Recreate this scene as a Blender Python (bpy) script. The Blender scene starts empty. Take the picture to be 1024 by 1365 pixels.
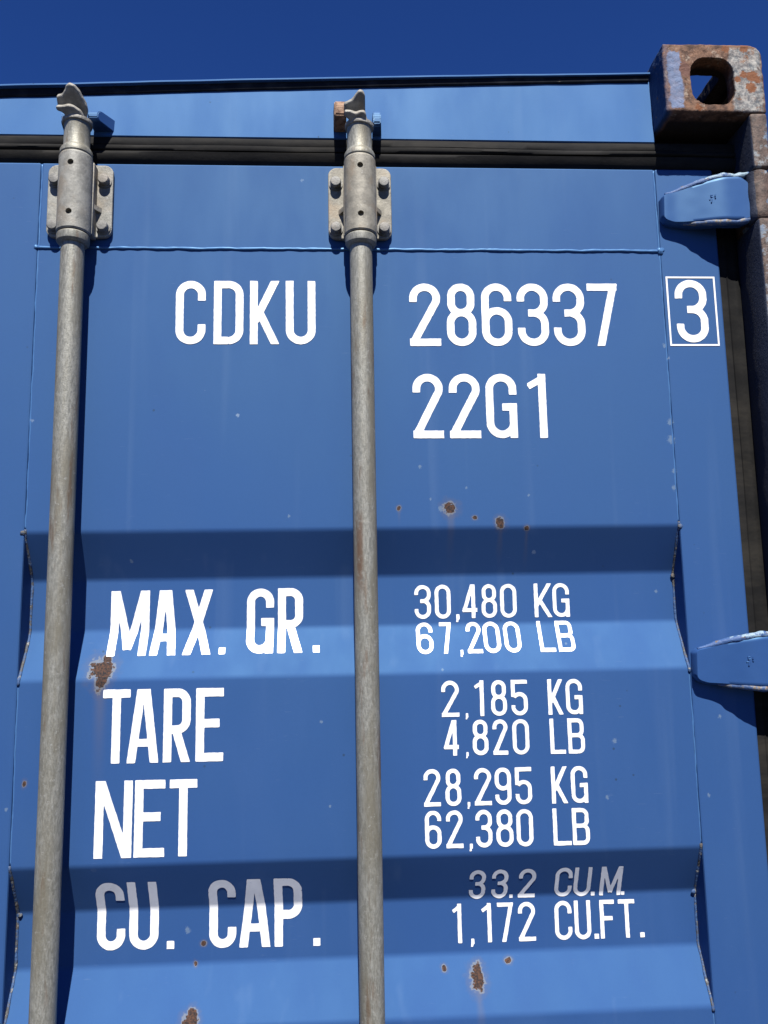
import bpy, bmesh, math, random
import numpy as np
from mathutils import Vector, Matrix, noise

random.seed(7)
scene = bpy.context.scene
rad = math.radians

# ------------------------------------------------------------------ camera
CAM = Vector((0.5391, -1.1502, 1.6721))
TILT, ROLL, YAW, FPX = 0.143087, -0.018164, 0.051175, 1078.39
fwd = Vector((math.sin(YAW), math.cos(YAW), 0)); rgt = Vector((math.cos(YAW), -math.sin(YAW), 0)); up = Vector((0, 0, 1))
f2 = fwd * math.cos(TILT) + up * math.sin(TILT); u2 = up * math.cos(TILT) - fwd * math.sin(TILT)
r3 = rgt * math.cos(ROLL) + u2 * math.sin(ROLL); u3 = u2 * math.cos(ROLL) - rgt * math.sin(ROLL)
cam = bpy.data.cameras.new('camera'); cam_ob = bpy.data.objects.new('camera', cam)
scene.collection.objects.link(cam_ob)
M4 = Matrix((r3, u3, -f2)).transposed().to_4x4(); M4.translation = CAM
cam_ob.matrix_world = M4
cam.sensor_fit = 'HORIZONTAL'; cam.sensor_width = 36.0; cam.lens = FPX / 1024 * 36.0
cam.clip_start = 0.02; cam.clip_end = 2000
scene.camera = cam_ob

# ------------------------------------------------------------------ sky, sun, exposure
SUN_EL, SUN_AZ = rad(56.0), rad(0.5)      # sun straight behind the camera, a touch to the right
world = bpy.data.worlds.new('World'); scene.world = world; world.use_nodes = True
wn = world.node_tree.nodes; wl = world.node_tree.links
sky = wn.new('ShaderNodeTexSky'); sky.sky_type = 'NISHITA'; sky.sun_disc = False
sky.sun_elevation = SUN_EL; sky.sun_rotation = rad(180.0) - SUN_AZ
sky.altitude = 4000; sky.air_density = 1.0; sky.dust_density = 0.1; sky.ozone_density = 10.0
wn['Background'].inputs['Strength'].default_value = 0.063
sat = wn.new('ShaderNodeHueSaturation'); sat.inputs['Hue'].default_value = 0.514; sat.inputs['Saturation'].default_value = 1.14      # the deep saturated blue of the picture
wl.new(sky.outputs['Color'], sat.inputs['Color']); wl.new(sat.outputs['Color'], wn['Background'].inputs['Color'])
sd = bpy.data.lights.new('sun', 'SUN'); sd.energy = 5.0; sd.angle = rad(0.53); sd.color = (1.0, 0.965, 0.90)
so = bpy.data.objects.new('sun', sd); scene.collection.objects.link(so)
sun_dir = Vector((math.sin(SUN_AZ) * math.cos(SUN_EL), -math.cos(SUN_AZ) * math.cos(SUN_EL), math.sin(SUN_EL)))
so.rotation_euler = sun_dir.to_track_quat('Z', 'Y').to_euler()
so.location = sun_dir * 20
vs = scene.view_settings
vs.view_transform = 'Standard'; vs.look = 'None'; vs.exposure = 1.0; vs.gamma = 1.0; vs.use_curve_mapping = False
scene.cycles.max_bounces = 5; scene.cycles.diffuse_bounces = 3; scene.cycles.glossy_bounces = 2
scene.cycles.caustics_reflective = False; scene.cycles.caustics_refractive = False

# ------------------------------------------------------------------ node helpers
class NT:
    def __init__(s, name):
        s.m = bpy.data.materials.new(name); s.m.use_nodes = True
        s.t = s.m.node_tree; s.n = s.t.nodes; s.b = s.n['Principled BSDF']
        s.co = s.n.new('ShaderNodeTexCoord').outputs['Object']
    def put(s, inp, v):
        if isinstance(v, bpy.types.NodeSocket): s.t.links.new(v, inp)
        elif isinstance(v, (tuple, list)) and inp.type == 'RGBA': inp.default_value = (*v[:3], 1)
        else: inp.default_value = v
    def math(s, op, a, b=0.0, c=None, clamp=False):
        n = s.n.new('ShaderNodeMath'); n.operation = op; n.use_clamp = clamp
        s.put(n.inputs[0], a); s.put(n.inputs[1], b)
        if c is not None: s.put(n.inputs[2], c)
        return n.outputs[0]
    def vmath(s, op, a, b):
        n = s.n.new('ShaderNodeVectorMath'); n.operation = op
        s.put(n.inputs[0], a); s.put(n.inputs[1], b)
        return n.outputs['Value'] if op in ('LENGTH', 'DISTANCE', 'DOT_PRODUCT') else n.outputs['Vector']
    def noise(s, scale, detail=4, rough=0.55, vec=None, dist=0.0):
        n = s.n.new('ShaderNodeTexNoise'); s.put(n.inputs['Vector'], vec or s.co)
        n.inputs['Scale'].default_value = scale; n.inputs['Detail'].default_value = detail
        n.inputs['Roughness'].default_value = rough; n.inputs['Distortion'].default_value = dist
        return n.outputs['Fac']
    def voro(s, scale, feature='F1', out='Distance', vec=None):
        n = s.n.new('ShaderNodeTexVoronoi'); s.put(n.inputs['Vector'], vec or s.co)
        n.feature = feature; n.inputs['Scale'].default_value = scale
        return n.outputs[out]
    def rng(s, v, a, b, c=0.0, d=1.0, smooth=True):
        n = s.n.new('ShaderNodeMapRange'); n.interpolation_type = 'SMOOTHSTEP' if smooth else 'LINEAR'
        s.put(n.inputs['Value'], v)
        for k, x in zip(('From Min', 'From Max', 'To Min', 'To Max'), (a, b, c, d)): s.put(n.inputs[k], x)
        return n.outputs['Result']
    def mix(s, f, a, b, mode='MIX'):
        n = s.n.new('ShaderNodeMix'); n.data_type = 'RGBA'; n.blend_type = mode
        s.put(n.inputs['Factor'], f); s.put(n.inputs['A'], a) if False else None
        s.put(n.inputs[6], a); s.put(n.inputs[7], b)
        return n.outputs[2]
    def scale(s, v):
        return s.vmath('MULTIPLY', s.co, v)
    def sep(s):
        n = s.n.new('ShaderNodeSeparateXYZ'); s.put(n.inputs[0], s.co); return n.outputs
    def bump(s, h, strength=0.3, dist=0.002, normal=None):
        n = s.n.new('ShaderNodeBump'); n.inputs['Strength'].default_value = strength
        n.inputs['Distance'].default_value = dist; s.put(n.inputs['Height'], h)
        if normal: s.put(n.inputs['Normal'], normal)
        return n.outputs[0]
    def set(s, **k):
        for a, v in k.items(): s.put(s.b.inputs[a.replace('_', ' ')], v)
        return s.m

BLUE = (0.0178, 0.0525, 0.1680)
RUST_D, RUST_L = (0.012, 0.0050, 0.0024), (0.080, 0.032, 0.0115)

# (x, z, rx, rz) of paint chips rusted through, on the door skin
SPOTS = [(.701, 1.851, .0105, .0095), (.6235, 1.8518, .0036, .0040), (.7381, 1.8357, .0040, .0030), (.7778, 1.8272, .0075, .0080),
         (.8177, 1.8190, .0042, .0038), (.1870, 1.6200, .0165, .0165), (.1885, 1.6080, .0110, .0160), (.1920, 1.6350, .0080, .0060),
         (.0867, 1.4649, .0035, .0050), (.7231, 1.1765, .0105, .0130), (.7235, 1.1870, .0070, .0090), (.6773, 1.1899, .0040, .0040), (.7700, 1.1964, .0048, .0042),
         (.3210, 1.1400, .0110, .0120), (.3245, 1.1520, .0070, .0070), (.3341, 1.2321, .0038, .0036), (.3231, 1.2059, .0030, .0040), (.5840, 1.4700, .0030, .0030),
         ]
# (x, z, radius) of pale nicks where only the top coat is gone
NICKS = [(.6569, 1.915, .0026), (.4579, 1.8411, .0022), (.727, 1.8819, .0018), (.2216, 1.7788, .0026), (.9338, 1.5026, .0036), (.918, 1.4237, .0028), (.504, 1.5405, .0024), (.516, 1.4225, .0020),
         (1.0242, 1.7221, .0024), (.874, 1.6446, .0018), (.6829, 1.6103, .0022), (.6868, 1.8500, .0040), (.6716, 1.8651, .0018), (1.0494, 2.1074, .0030), (1.0505, 1.9832, .0050), (1.049, 1.8788, .0034),
         (.311, 1.2512, .0040), (.8221, 1.8694, .0018), (1.0682, 1.4227, .0022), (1.0938, 1.5343, .0026), (.0636, 1.4312, .0024), (1.0500, 1.955, .0060), (1.0515, 1.905, .0036)]
STREAKS = [(.701, 1.851, .008, .11), (.7778, 1.8272, .006, .09), (.8177, 1.821, .005, .08), (.188, 1.606, .013, .20), (.7231, 1.168, .008, .10), (.3210, 1.14, .008, .1), (.6235, 1.85, .004, .03)]

def paint(name, base=BLUE, spots=(), streaks=(), nicks=(), rough=0.70, chips=0.75, wear=0.0, wavy=0.11):
    s = NT(name)
    big = s.noise(2.7, 3); mid = s.noise(14, 3, vec=s.scale((1, 1, .35)))
    col = s.mix(s.rng(big, .3, .7), base, tuple(c * k for c, k in zip(base, (1.16, 1.07, 0.97))))
    col = s.mix(s.math('MULTIPLY', s.rng(mid, .45, .75), .12), col, tuple(min(1, c * 1.1 + .016) for c in base))
    run = s.noise(30, 2, vec=s.scale((1, 1, .04)))          # faint water runs
    col = s.mix(s.math('MULTIPLY', s.rng(run, .58, .78), .08), col, (.14, .20, .31))
    fine = s.noise(320, 1)
    col = s.mix(s.math('MULTIPLY', s.rng(fine, .4, .7), .06), col, tuple(c * .7 for c in base))
    # sparse pale chips and dark pin holes
    v = s.voro(11); n1 = fine
    chip = s.math('MULTIPLY', s.rng(s.math('ADD', v, s.math('MULTIPLY', n1, .05)), .055, .068, 1, 0), s.rng(big, .48, .58))
    col = s.mix(s.math('MULTIPLY', chip, chips), col, (.24, .29, .36))
    v2 = s.voro(27, vec=s.vmath('ADD', s.co, (3.1, 1.7, .4)))
    col = s.mix(s.math('MULTIPLY', s.math('MULTIPLY', s.rng(v2, .035, .06, 1, 0), s.rng(mid, .5, .6)), chips), col, (.015, .025, .05))
    ro = s.rng(mid, .3, .8, rough - .05, rough + .07)
    h = s.math('ADD', big, s.math('MULTIPLY', fine, .012))
    sc = s.noise(5, 2, vec=s.vmath('MULTIPLY', s.co, (9, 1, 130)))              # hair-thin sideways scuffs
    col = s.mix(s.math('MULTIPLY', s.math('MULTIPLY', s.rng(sc, .70, .76), s.rng(mid, .48, .6)), .16 * chips), col, (.17, .22, .30))
    if nicks:
        dn = None
        for x, z, r in nicks:
            n = s.n.new('ShaderNodeVectorMath'); n.operation = 'MULTIPLY_ADD'; s.put(n.inputs[0], s.co)
            n.inputs[1].default_value = (1 / r, 0, .85 / r); n.inputs[2].default_value = (-x / r, 0, -z * .85 / r)
            q = s.vmath('LENGTH', n.outputs[0], (0, 0, 0)); dn = q if dn is None else s.math('MINIMUM', dn, q)
        dn = s.math('ADD', dn, s.math('MULTIPLY', s.math('SUBTRACT', s.noise(420, 2), .5), 2.4))
        col = s.mix(s.rng(dn, 1.1, .6, 0, .45), col, (.16, .205, .25))
    rustmask = None
    if spots:
        X = s.sep(); wob = s.noise(260, 3, .65); wob2 = s.noise(95, 2)
        d = None
        for x, z, rx, rz in spots:
            n = s.n.new('ShaderNodeVectorMath'); n.operation = 'MULTIPLY_ADD'; s.put(n.inputs[0], s.co)
            n.inputs[1].default_value = (1 / rx, 0, 1 / rz); n.inputs[2].default_value = (-x / rx, 0, -z / rz)
            q = s.vmath('LENGTH', n.outputs[0], (0, 0, 0))
            d = q if d is None else s.math('MINIMUM', d, q)
        d = s.math('ADD', d, s.math('ADD', s.math('MULTIPLY', s.math('SUBTRACT', wob2, .5), 1.5), s.math('MULTIPLY', s.math('SUBTRACT', wob, .5), .9)))
        st = None
        for x, z, w, L in streaks:
            a = s.math('ABSOLUTE', s.math('SUBTRACT', X[0], x))
            a = s.rng(s.math('ADD', a, s.math('MULTIPLY', s.math('SUBTRACT', run, .5), .012)), 0, w, 1, 0)
            b = s.rng(X[2], z - L, z, 0, 1, smooth=False); c = s.rng(X[2], z, z + .004, 1, 0)
            q = s.math('MULTIPLY', a, s.math('MULTIPLY', s.math('MULTIPLY', b, b), c))
            st = q if st is None else s.math('MAXIMUM', st, q)
        if st is not None:
            col = s.mix(s.math('MULTIPLY', st, .42), col, (.105, .085, .080))
        col = s.mix(s.rng(d, 2.3, 1.2, 0, .20), col, (.110, .070, .042))          # rust bloom soaking into the paint
        col = s.mix(s.rng(d, 1.34, 1.08, 0, .50), col, (.190, .178, .155))          # bleached rim of lifted paint
        rustmask = s.rng(d, 1.02, .90)
        rc = s.mix(s.rng(s.noise(330, 4, .7), .35, .65), RUST_D, RUST_L)
        col = s.mix(rustmask, col, rc)
        ro = s.math('MAXIMUM', ro, s.math('MULTIPLY', rustmask, .9))
        h2 = s.math('ADD', s.math('MULTIPLY', rustmask, -1.0), s.math('MULTIPLY', s.math('MULTIPLY', rustmask, wob), 1.5))
        h = s.math('ADD', h, s.math('MULTIPLY', h2, .25))
    if wear:
        w = s.math('ADD', s.noise(38, 5, .65), s.math('MULTIPLY', s.math('SUBTRACT', s.noise(9, 2), .5), .6))
        col = s.mix(s.rng(w, 1.02 - wear, 1.06 - wear), col, (.24, .31, .37))
        m2 = s.rng(w, 1.07 - wear, 1.11 - wear)
        col = s.mix(m2, col, s.mix(s.rng(s.noise(150, 4), .4, .6), RUST_D, (.20, .12, .075)))
    nb = s.bump(h, wavy, .010)
    return s.set(Base_Color=col, Roughness=ro, Normal=nb, Specular_IOR_Level=0.60, Specular_Tint=(.36, .74, 1.0))

M = {}
M['door'] = paint('blue_door_paint', spots=[(x, z, a * .9, b * .9) for x, z, a, b in SPOTS], streaks=STREAKS, nicks=NICKS)
M['blue'] = paint('blue_container_paint'); M['frame'] = M['blue']
M['header'] = paint('blue_header_paint', base=(.0260, .0780, .2250), chips=.9, wavy=.08)
M['hinge'] = paint('worn_blue_hinge_paint', wear=.25, chips=.6, rough=.5)
def hinge_rim():
    s = NT('scraped_hinge_rim'); n = s.noise(48, 5, .75); X = s.sep()
    hi = s.rng(X[2], .0240, .0400, -.06, .14)
    c = s.mix(s.rng(s.math('ADD', n, hi), .57, .64), (.026, .070, .190), (.19, .27, .33)); c = s.mix(s.rng(s.noise(130, 4, .7), .62, .68), c, (.11, .08, .055))
    return s.set(Base_Color=c, Roughness=.6, Normal=s.bump(n, .8, .004))
def hinge_lip():
    s = NT('rubbed_hinge_lip'); n = s.noise(85, 5, .7)
    c = s.mix(s.rng(n, .50, .60), (.030, .068, .165), (.17, .16, .14)); c = s.mix(s.rng(n, .57, .64), c, (.125, .080, .052))
    return s.set(Base_Color=c, Roughness=.6, Normal=s.bump(n, .5, .003))
M['hinge_rim'] = hinge_rim(); M['hinge_lip'] = hinge_lip()
M['keeper'] = paint('worn_blue_keeper_paint', wear=.36, chips=.8, rough=.5)
M['weld'] = paint('blue_weld_paint', base=(0.042, 0.108, 0.26), wear=.22, chips=1.0, rough=.42)

def weld_dirty():
    s = NT('dirty_weld'); n = s.noise(55, 5, .7)
    c = s.mix(s.rng(n, .46, .56), (.026, .065, .160), (.055, .055, .055)); c = s.mix(s.rng(n, .60, .66), c, (.060, .034, .020))
    c = s.mix(s.rng(s.noise(110, 4), .60, .66), c, (.22, .225, .22))
    return s.set(Base_Color=c, Roughness=.7, Normal=s.bump(s.noise(260, 4), .6, .003))
M['weld_dirty'] = weld_dirty()

def galv():
    s = NT('galvanised_steel'); X = s.sep()
    sp = s.noise(330, 3, .75, vec=s.scale((1, 1, .30)))
    c = s.mix(s.rng(sp, .34, .66), (.165, .162, .138), (.255, .251, .222))
    c = s.mix(s.math('MULTIPLY', s.rng(s.noise(11, 4, .65, vec=s.scale((2.5, 2.5, .5))), .40, .64), .85), c, (.150, .137, .102))
    c = s.mix(s.math('MULTIPLY', s.rng(s.noise(150, 3, .7), .60, .70), .55), c, (.32, .315, .29))
    rs = s.math('MULTIPLY', s.rng(s.noise(16, 4, .7, vec=s.scale((3, 3, .4))), .56, .70), .75)
    c = s.mix(rs, c, (.120, .078, .048))
    # a longer rust run on the bar in front of the first corrugation
    a = s.rng(s.math('ABSOLUTE', s.math('SUBTRACT', X[0], .5625)), .0015, .0075, 1, 0)
    b = s.math('MULTIPLY', s.rng(X[2], 1.70, 1.76), s.rng(X[2], 1.82, 1.85, 1, 0))
    rr = s.math('MULTIPLY', s.math('MULTIPLY', a, b), s.rng(s.noise(70, 4, .7), .3, .55))
    c = s.mix(s.math('MULTIPLY', rr, .8), c, (.115, .062, .035))
    return s.set(Base_Color=c, Roughness=s.rng(sp, .3, .7, .46, .62), Metallic=.35, Specular_IOR_Level=.4,
                 Normal=s.bump(s.noise(380, 4, .7), .35, .0012))
M['galv'] = galv()

def galv_cast(name, tint, warm):
    s = NT(name); n = s.noise(55, 5, .7)
    c = s.mix(s.rng(n, .35, .65), tint, tuple(k * .62 for k in tint))
    c = s.mix(s.math('MULTIPLY', s.rng(s.noise(22, 4), .5, .68), warm), c, (.215, .165, .110))
    c = s.mix(s.math('MULTIPLY', s.rng(s.noise(170, 4, .7), .6, .7), .5), c, (.36, .355, .335))
    return s.set(Base_Color=c, Roughness=.58, Metallic=.15, Specular_IOR_Level=.35, Normal=s.bump(s.noise(300, 5, .7), .45, .0015))
M['bracket'] = galv_cast('cast_zinc_bracket', (.245, .240, .215), .45)
M['bracket_warm'] = galv_cast('weathered_zinc_bracket', (.250, .232, .190), .8)
M['bolt'] = galv_cast('zinc_bolt', (.205, .200, .188), .3)
M['cam'] = galv_cast('cast_steel_cam', (.290, .275, .240), .4)

def rubber():
    s = NT('black_rubber'); n = s.noise(30, 5, .65, vec=s.scale((.4, 1, 1)))
    c = s.mix(s.rng(n, .4, .7), (.007, .007, .0074), (.0145, .0138, .0132))
    c = s.mix(s.math('MULTIPLY', s.rng(s.noise(16, 5, .75, vec=s.scale((.25, 1, 1))), .44, .70), .9), c, (.023, .021, .018))
    return s.set(Base_Color=c, Roughness=.8, Specular_IOR_Level=.14, Normal=s.bump(s.noise(200, 4), .25, .001))
M['rubber'] = rubber()

def vinyl():
    s = NT('white_vinyl'); n = s.noise(22, 4)
    c = s.mix(s.math('MULTIPLY', s.rng(n, .42, .7), .7), (.72, .72, .725), (.57, .58, .595))
    c = s.mix(s.math('MULTIPLY', s.rng(s.noise(120, 5, .75), .60, .72), .45), c, (.30, .335, .41))
    c = s.mix(s.math('MULTIPLY', s.rng(s.noise(26, 3, vec=s.scale((1, 1, .06))), .55, .72), .22), c, (.36, .35, .34))
    return s.set(Base_Color=c, Roughness=.45, Normal=s.bump(s.noise(60, 3), .1, .001))
M['white'] = vinyl()
s = NT('dark_void'); M['void'] = s.set(Base_Color=(.012, .012, .013), Roughness=.9)

def rusty_casting():
    s = NT('rusted_corner_casting'); X = s.sep()
    n = s.noise(55, 5, .7); nb = s.noise(24, 4, .65); nf = s.noise(210, 4, .7)
    def box(x0, x1, z0, z1, e, j, inv=False):
        ax = s.math('ADD', X[0], s.math('MULTIPLY', s.math('SUBTRACT', nb, .5), j)); az = s.math('ADD', X[2], s.math('MULTIPLY', s.math('SUBTRACT', n, .5), j))
        m = s.math('MULTIPLY', s.math('MULTIPLY', s.rng(ax, x0 - e, x0), s.rng(ax, x1, x1 + e, 1, 0)), s.math('MULTIPLY', s.rng(az, z0 - e, z0), s.rng(az, z1, z1 + e, 1, 0)))
        return m
    front = s.rng(X[1], -.004, .006, 1, 0)
    c = s.mix(s.rng(n, .35, .65), (.050, .024, .015), (.185, .098, .058))
    c = s.mix(s.rng(nf, .55, .7), c, (.045, .024, .016))
    c = s.mix(s.rng(s.noise(40, 5, .75), .56, .66), c, (.25, .19, .145))
    # paint left standing: a clean blue strip at the inner edge, scuffed grey-blue at the outer one
    c = s.mix(s.math('MULTIPLY', box(1.0655, 1.0835, 2.481, 2.576, .003, .026), front), c, (.125, .195, .330))
    grey = s.math('MULTIPLY', box(1.168, 1.212, 2.476, 2.582, .006, .03), front)
    gc = s.mix(s.rng(s.noise(95, 5, .75), .40, .60), (.085, .115, .135), (.36, .365, .345))
    c = s.mix(s.math('MULTIPLY', grey, s.rng(s.noise(60, 5, .7), .36, .46)), c, gc)
    for (x, z, r) in ((1.200, 2.535, .011), (1.197, 2.516, .010), (1.186, 2.538, .007), (1.207, 2.530, .008), (1.092, 2.543, .011), (1.090, 2.552, .008), (1.176, 2.530, .006), (1.190, 2.585, .009), (1.160, 2.583, .007), (1.110, 2.480, .007)):
        d = s.vmath('DISTANCE', s.co, (x, 0.0, z)); d = s.math('ADD', d, s.math('MULTIPLY', s.math('SUBTRACT', nf, .5), .016))
        c = s.mix(s.rng(d, r, r * .75), c, (.150, .054, .020) if x > 1.1 else (.105, .048, .034))
    side = s.math('SUBTRACT', 1.0, front)                   # the inner cheek kept its blue paint, colour darkened to deepen its shade
    c = s.mix(s.math('MULTIPLY', s.math('MULTIPLY', side, s.rng(X[0], 1.070, 1.060)), s.rng(n, .70, .60)), c, (.017, .044, .110))
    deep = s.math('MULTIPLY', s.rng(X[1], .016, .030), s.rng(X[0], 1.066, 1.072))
    c = s.mix(deep, c, (.016, .010, .008))                  # inside colour darkened to paint in the shade of the hollow
    h = s.math('ADD', s.math('MULTIPLY', n, .6), s.math('MULTIPLY', nf, .5))
    return s.set(Base_Color=c, Roughness=.78, Normal=s.bump(h, .7, .004), Specular_IOR_Level=.3)
M['casting'] = rusty_casting()

def rusty_post():
    s = NT('rusted_post_paint'); n = s.noise(34, 5, .7); n2 = s.noise(14, 3, vec=s.scale((1, 1, .5)))
    c = s.mix(s.rng(s.noise(120, 5, .7), .35, .65), (.028, .016, .012), (.100, .062, .046))
    pa = s.rng(s.math('ADD', n, s.math('MULTIPLY', s.math('SUBTRACT', n2, .5), .8)), .54, .62)
    c = s.mix(pa, c, s.mix(s.rng(n, .5, .65), (.205, .215, .215), (.085, .125, .19)))
    c = s.mix(s.rng(s.math('ABSOLUTE', s.sep()[0]), 1.1925, 1.1915), c, (.008, .014, .034))     # shade on the inner flank painted in as dark navy
    return s.set(Base_Color=c, Roughness=.7, Normal=s.bump(s.noise(160, 5, .7), .5, .003))
M['post'] = rusty_post()
def rust_lug():
    s = NT('rusted_lug'); n = s.noise(110, 5, .7)
    c = s.mix(s.rng(n, .35, .6), (.095, .045, .024), (.270, .165, .105))
    return s.set(Base_Color=c, Roughness=.8, Normal=s.bump(n, .6, .003))
M['rust_lug'] = rust_lug()
def ground_mat():
    s = NT('yard_asphalt'); n = s.noise(3, 6, .65); g = s.noise(60, 5, .7)
    c = s.mix(s.rng(n, .35, .65), (.042, .041, .039), (.062, .060, .058)); c = s.mix(s.rng(g, .5, .7), c, (.035, .034, .033))
    return s.set(Base_Color=c, Roughness=.9, Normal=s.bump(g, .4, .01))
M['ground'] = ground_mat()
s = NT('lip_shade_black'); M['lip_shade'] = s.set(Base_Color=s.mix(s.rng(s.noise(40, 4), .5, .7), (.006, .008, .014), (.020, .022, .028)), Roughness=.8, Specular_IOR_Level=.15)  # near-black colour standing for the shadow below the header lip

# ------------------------------------------------------------------ mesh helpers
C = scene.collection
def link(name, me, mat, parent=None, smooth=None, **props):
    me.materials.clear(); me.materials.append(M[mat] if isinstance(mat, str) else mat)
    o = bpy.data.objects.new(name, me); C.objects.link(o)
    if parent: o.parent = parent
    if smooth is not None:
        me.shade_smooth() if smooth >= 180 else me.set_sharp_from_angle(angle=rad(smooth))
        if smooth < 180:
            me.polygons.foreach_set('use_smooth', [True] * len(me.polygons))
    for k, v in props.items(): o[k] = v
    return o
def bm_mesh(bm, name='mesh'):
    bmesh.ops.recalc_face_normals(bm, faces=bm.faces)
    me = bpy.data.meshes.new(name); bm.to_mesh(me); bm.free(); return me
def add_box(bm, x0, x1, y0, y1, z0, z1, bev=0.0, seg=2):
    b = bmesh.new()
    bmesh.ops.create_cube(b, size=1.0, matrix=Matrix.Translation(((x0 + x1) / 2, (y0 + y1) / 2, (z0 + z1) / 2)) @ Matrix.Diagonal((x1 - x0, y1 - y0, z1 - z0, 1)))
    if bev: bmesh.ops.bevel(b, geom=b.edges[:], offset=bev, segments=seg, profile=.5, affect='EDGES')
    merge(bm, b)
def merge(bm, b, mat=None):
    if mat is not None: b.transform(mat)
    t = bpy.data.meshes.new('t'); b.to_mesh(t); b.free(); bm.from_mesh(t); bpy.data.meshes.remove(t)
def box(name, mat, parent, dims, bev=.002, **k):
    bm = bmesh.new(); add_box(bm, *dims, bev); return link(name, bm_mesh(bm), mat, parent, None, **k)
def add_lathe(bm, prof, cx, cy, n=40, cz=0.0):
    """prof: (radius, z) from bottom to top, closed with caps"""
    rings = []
    for r, z in prof:
        rings.append([bm.verts.new((cx + r * math.cos(2 * math.pi * i / n), cy + r * math.sin(2 * math.pi * i / n), z + cz)) for i in range(n)])
    for a, b in zip(rings, rings[1:]):
        for i in range(n): bm.faces.new((a[i], a[(i + 1) % n], b[(i + 1) % n], b[i]))
    bm.faces.new(rings[0][::-1]); bm.faces.new(rings[-1])
def add_extrude(bm, pts, frame, depth, bev=0.0, seg=2):
    """pts: 2D outline; frame = (origin, axis_u, axis_v); extruded along u x v by depth"""
    o, u, v = (Vector(a) for a in frame); w = u.cross(v).normalized()
    b = bmesh.new()
    lo = [b.verts.new(o + u * p[0] + v * p[1]) for p in pts]; hi = [b.verts.new(o + u * p[0] + v * p[1] + w * depth) for p in pts]
    b.faces.new(lo[::-1]); b.faces.new(hi)
    for i in range(len(pts)):
        j = (i + 1) % len(pts); b.faces.new((lo[i], lo[j], hi[j], hi[i]))
    bmesh.ops.recalc_face_normals(b, faces=b.faces)
    if bev: bmesh.ops.bevel(b, geom=b.edges[:], offset=bev, segments=seg, profile=.5, affect='EDGES', clamp_overlap=True)
    merge(bm, b)
def add_tube(bm, path, rfun, n=8, flat=1.0, across=None):
    rings = []
    for i, p in enumerate(path):
        t = (path[min(i + 1, len(path) - 1)] - path[max(i - 1, 0)]).normalized()
        a = Vector((0, 1, 0)); a = (a - t * a.dot(t)); a = a.normalized() if a.length > 1e-4 else Vector((1, 0, 0))
        b = t.cross(a); r = rfun(i)
        rings.append([bm.verts.new(p + a * (r * flat * math.cos(2 * math.pi * k / n)) + b * (r * math.sin(2 * math.pi * k / n))) for k in range(n)])
    for a, b in zip(rings, rings[1:]):
        for i in range(n): bm.faces.new((a[i], a[(i + 1) % n], b[(i + 1) % n], b[i]))
    bm.faces.new(rings[0][::-1]); bm.faces.new(rings[-1])
def bead(name, mat, parent, p0, p1, r, jitter=.0006, step=.004, seed=0, path=None, flat=.8):
    p0, p1 = Vector(p0), Vector(p1)
    if path is None:
        n = max(2, int((p1 - p0).length / step)); path = [p0.lerp(p1, i / n) for i in range(n + 1)]
    pts = []
    for p in path:
        v = noise.noise_vector(p * 35 + Vector((seed, 0, seed))) ; v2 = noise.noise_vector(p * 130 + Vector((0, seed, 0)))
        pts.append(p + Vector((v.x, v.y * .2, v.z)) * jitter * 2 + Vector((v2.x, 0, v2.z)) * jitter * .6)
    bm = bmesh.new()
    add_tube(bm, pts, lambda i: r * (1 + .30 * noise.noise(pts[i] * 60 + Vector((seed, 3, 1))) + .16 * noise.noise(pts[i] * 210)), 8, flat)
    return link(name, bm_mesh(bm), mat, parent, 180)
def boolean(me, cutters):
    o = bpy.data.objects.new('tmp', me); C.objects.link(o); cs = []
    for cme in cutters:
        c = bpy.data.objects.new('cut', cme); C.objects.link(c); cs.append(c)
        m = o.modifiers.new('b', 'BOOLEAN'); m.object = c; m.operation = 'DIFFERENCE'; m.solver = 'EXACT'
    bpy.context.view_layer.update()
    out = bpy.data.meshes.new_from_object(o.evaluated_get(bpy.context.evaluated_depsgraph_get()))
    for c in cs: bpy.data.objects.remove(c)
    bpy.data.objects.remove(o)
    return out
def stadium(cx, cy, hx, hy, r, n=8):
    pts = []
    for sx, sy, a0 in ((1, 1, 0), (-1, 1, 90), (-1, -1, 180), (1, -1, 270)):
        for i in range(n + 1):
            a = rad(a0 + 90 * i / n); pts.append((cx + sx * (hx - r) + r * math.cos(a), cy + sy * (hy - r) + r * math.sin(a)))
    return pts

# ------------------------------------------------------------------ the setting
bm = bmesh.new()
bmesh.ops.create_grid(bm, x_segments=4, y_segments=4, size=400)
link('ground', bm_mesh(bm), 'ground', kind='structure')

box_root = bpy.data.objects.new('shipping_container', None); C.objects.link(box_root)
box_root.empty_display_size = .3
box_root['label'] = 'blue steel shipping container seen close up at its right-hand door with white lettering'
box_root['category'] = 'shipping container'

# ------------------------------------------------------------------ door skin profile: depth behind the casting face as a function of height
DD = 0.054
KN = [(1.8210, 0), (1.7515, .036), (1.6760, .036), (1.6063, 0)]
PER = 0.4700
PROF = [(2.6, 0.0)]
for k in range(4):
    PROF += [(z - PER * k, d) for z, d in KN]
PROF = [p for p in PROF if p[0] > .22] + [(0.0, 0.0)]
PZ = np.array([p[0] for p in PROF][::-1]); PD = np.array([p[1] for p in PROF][::-1])
def surf(z):
    z = np.asarray(z, float); acc = 0
    for k in np.linspace(-.0038, .0038, 9): acc = acc + np.interp(z + k, PZ, PD)
    return DD + acc / 9

# door of the right half: x edges of frame and skin
XL, XS0, XS1, XR = 0.004, 0.0712, 1.0536, 1.1490
ZB, ZW, ZT = 0.17, 2.2652, 2.4070

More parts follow.
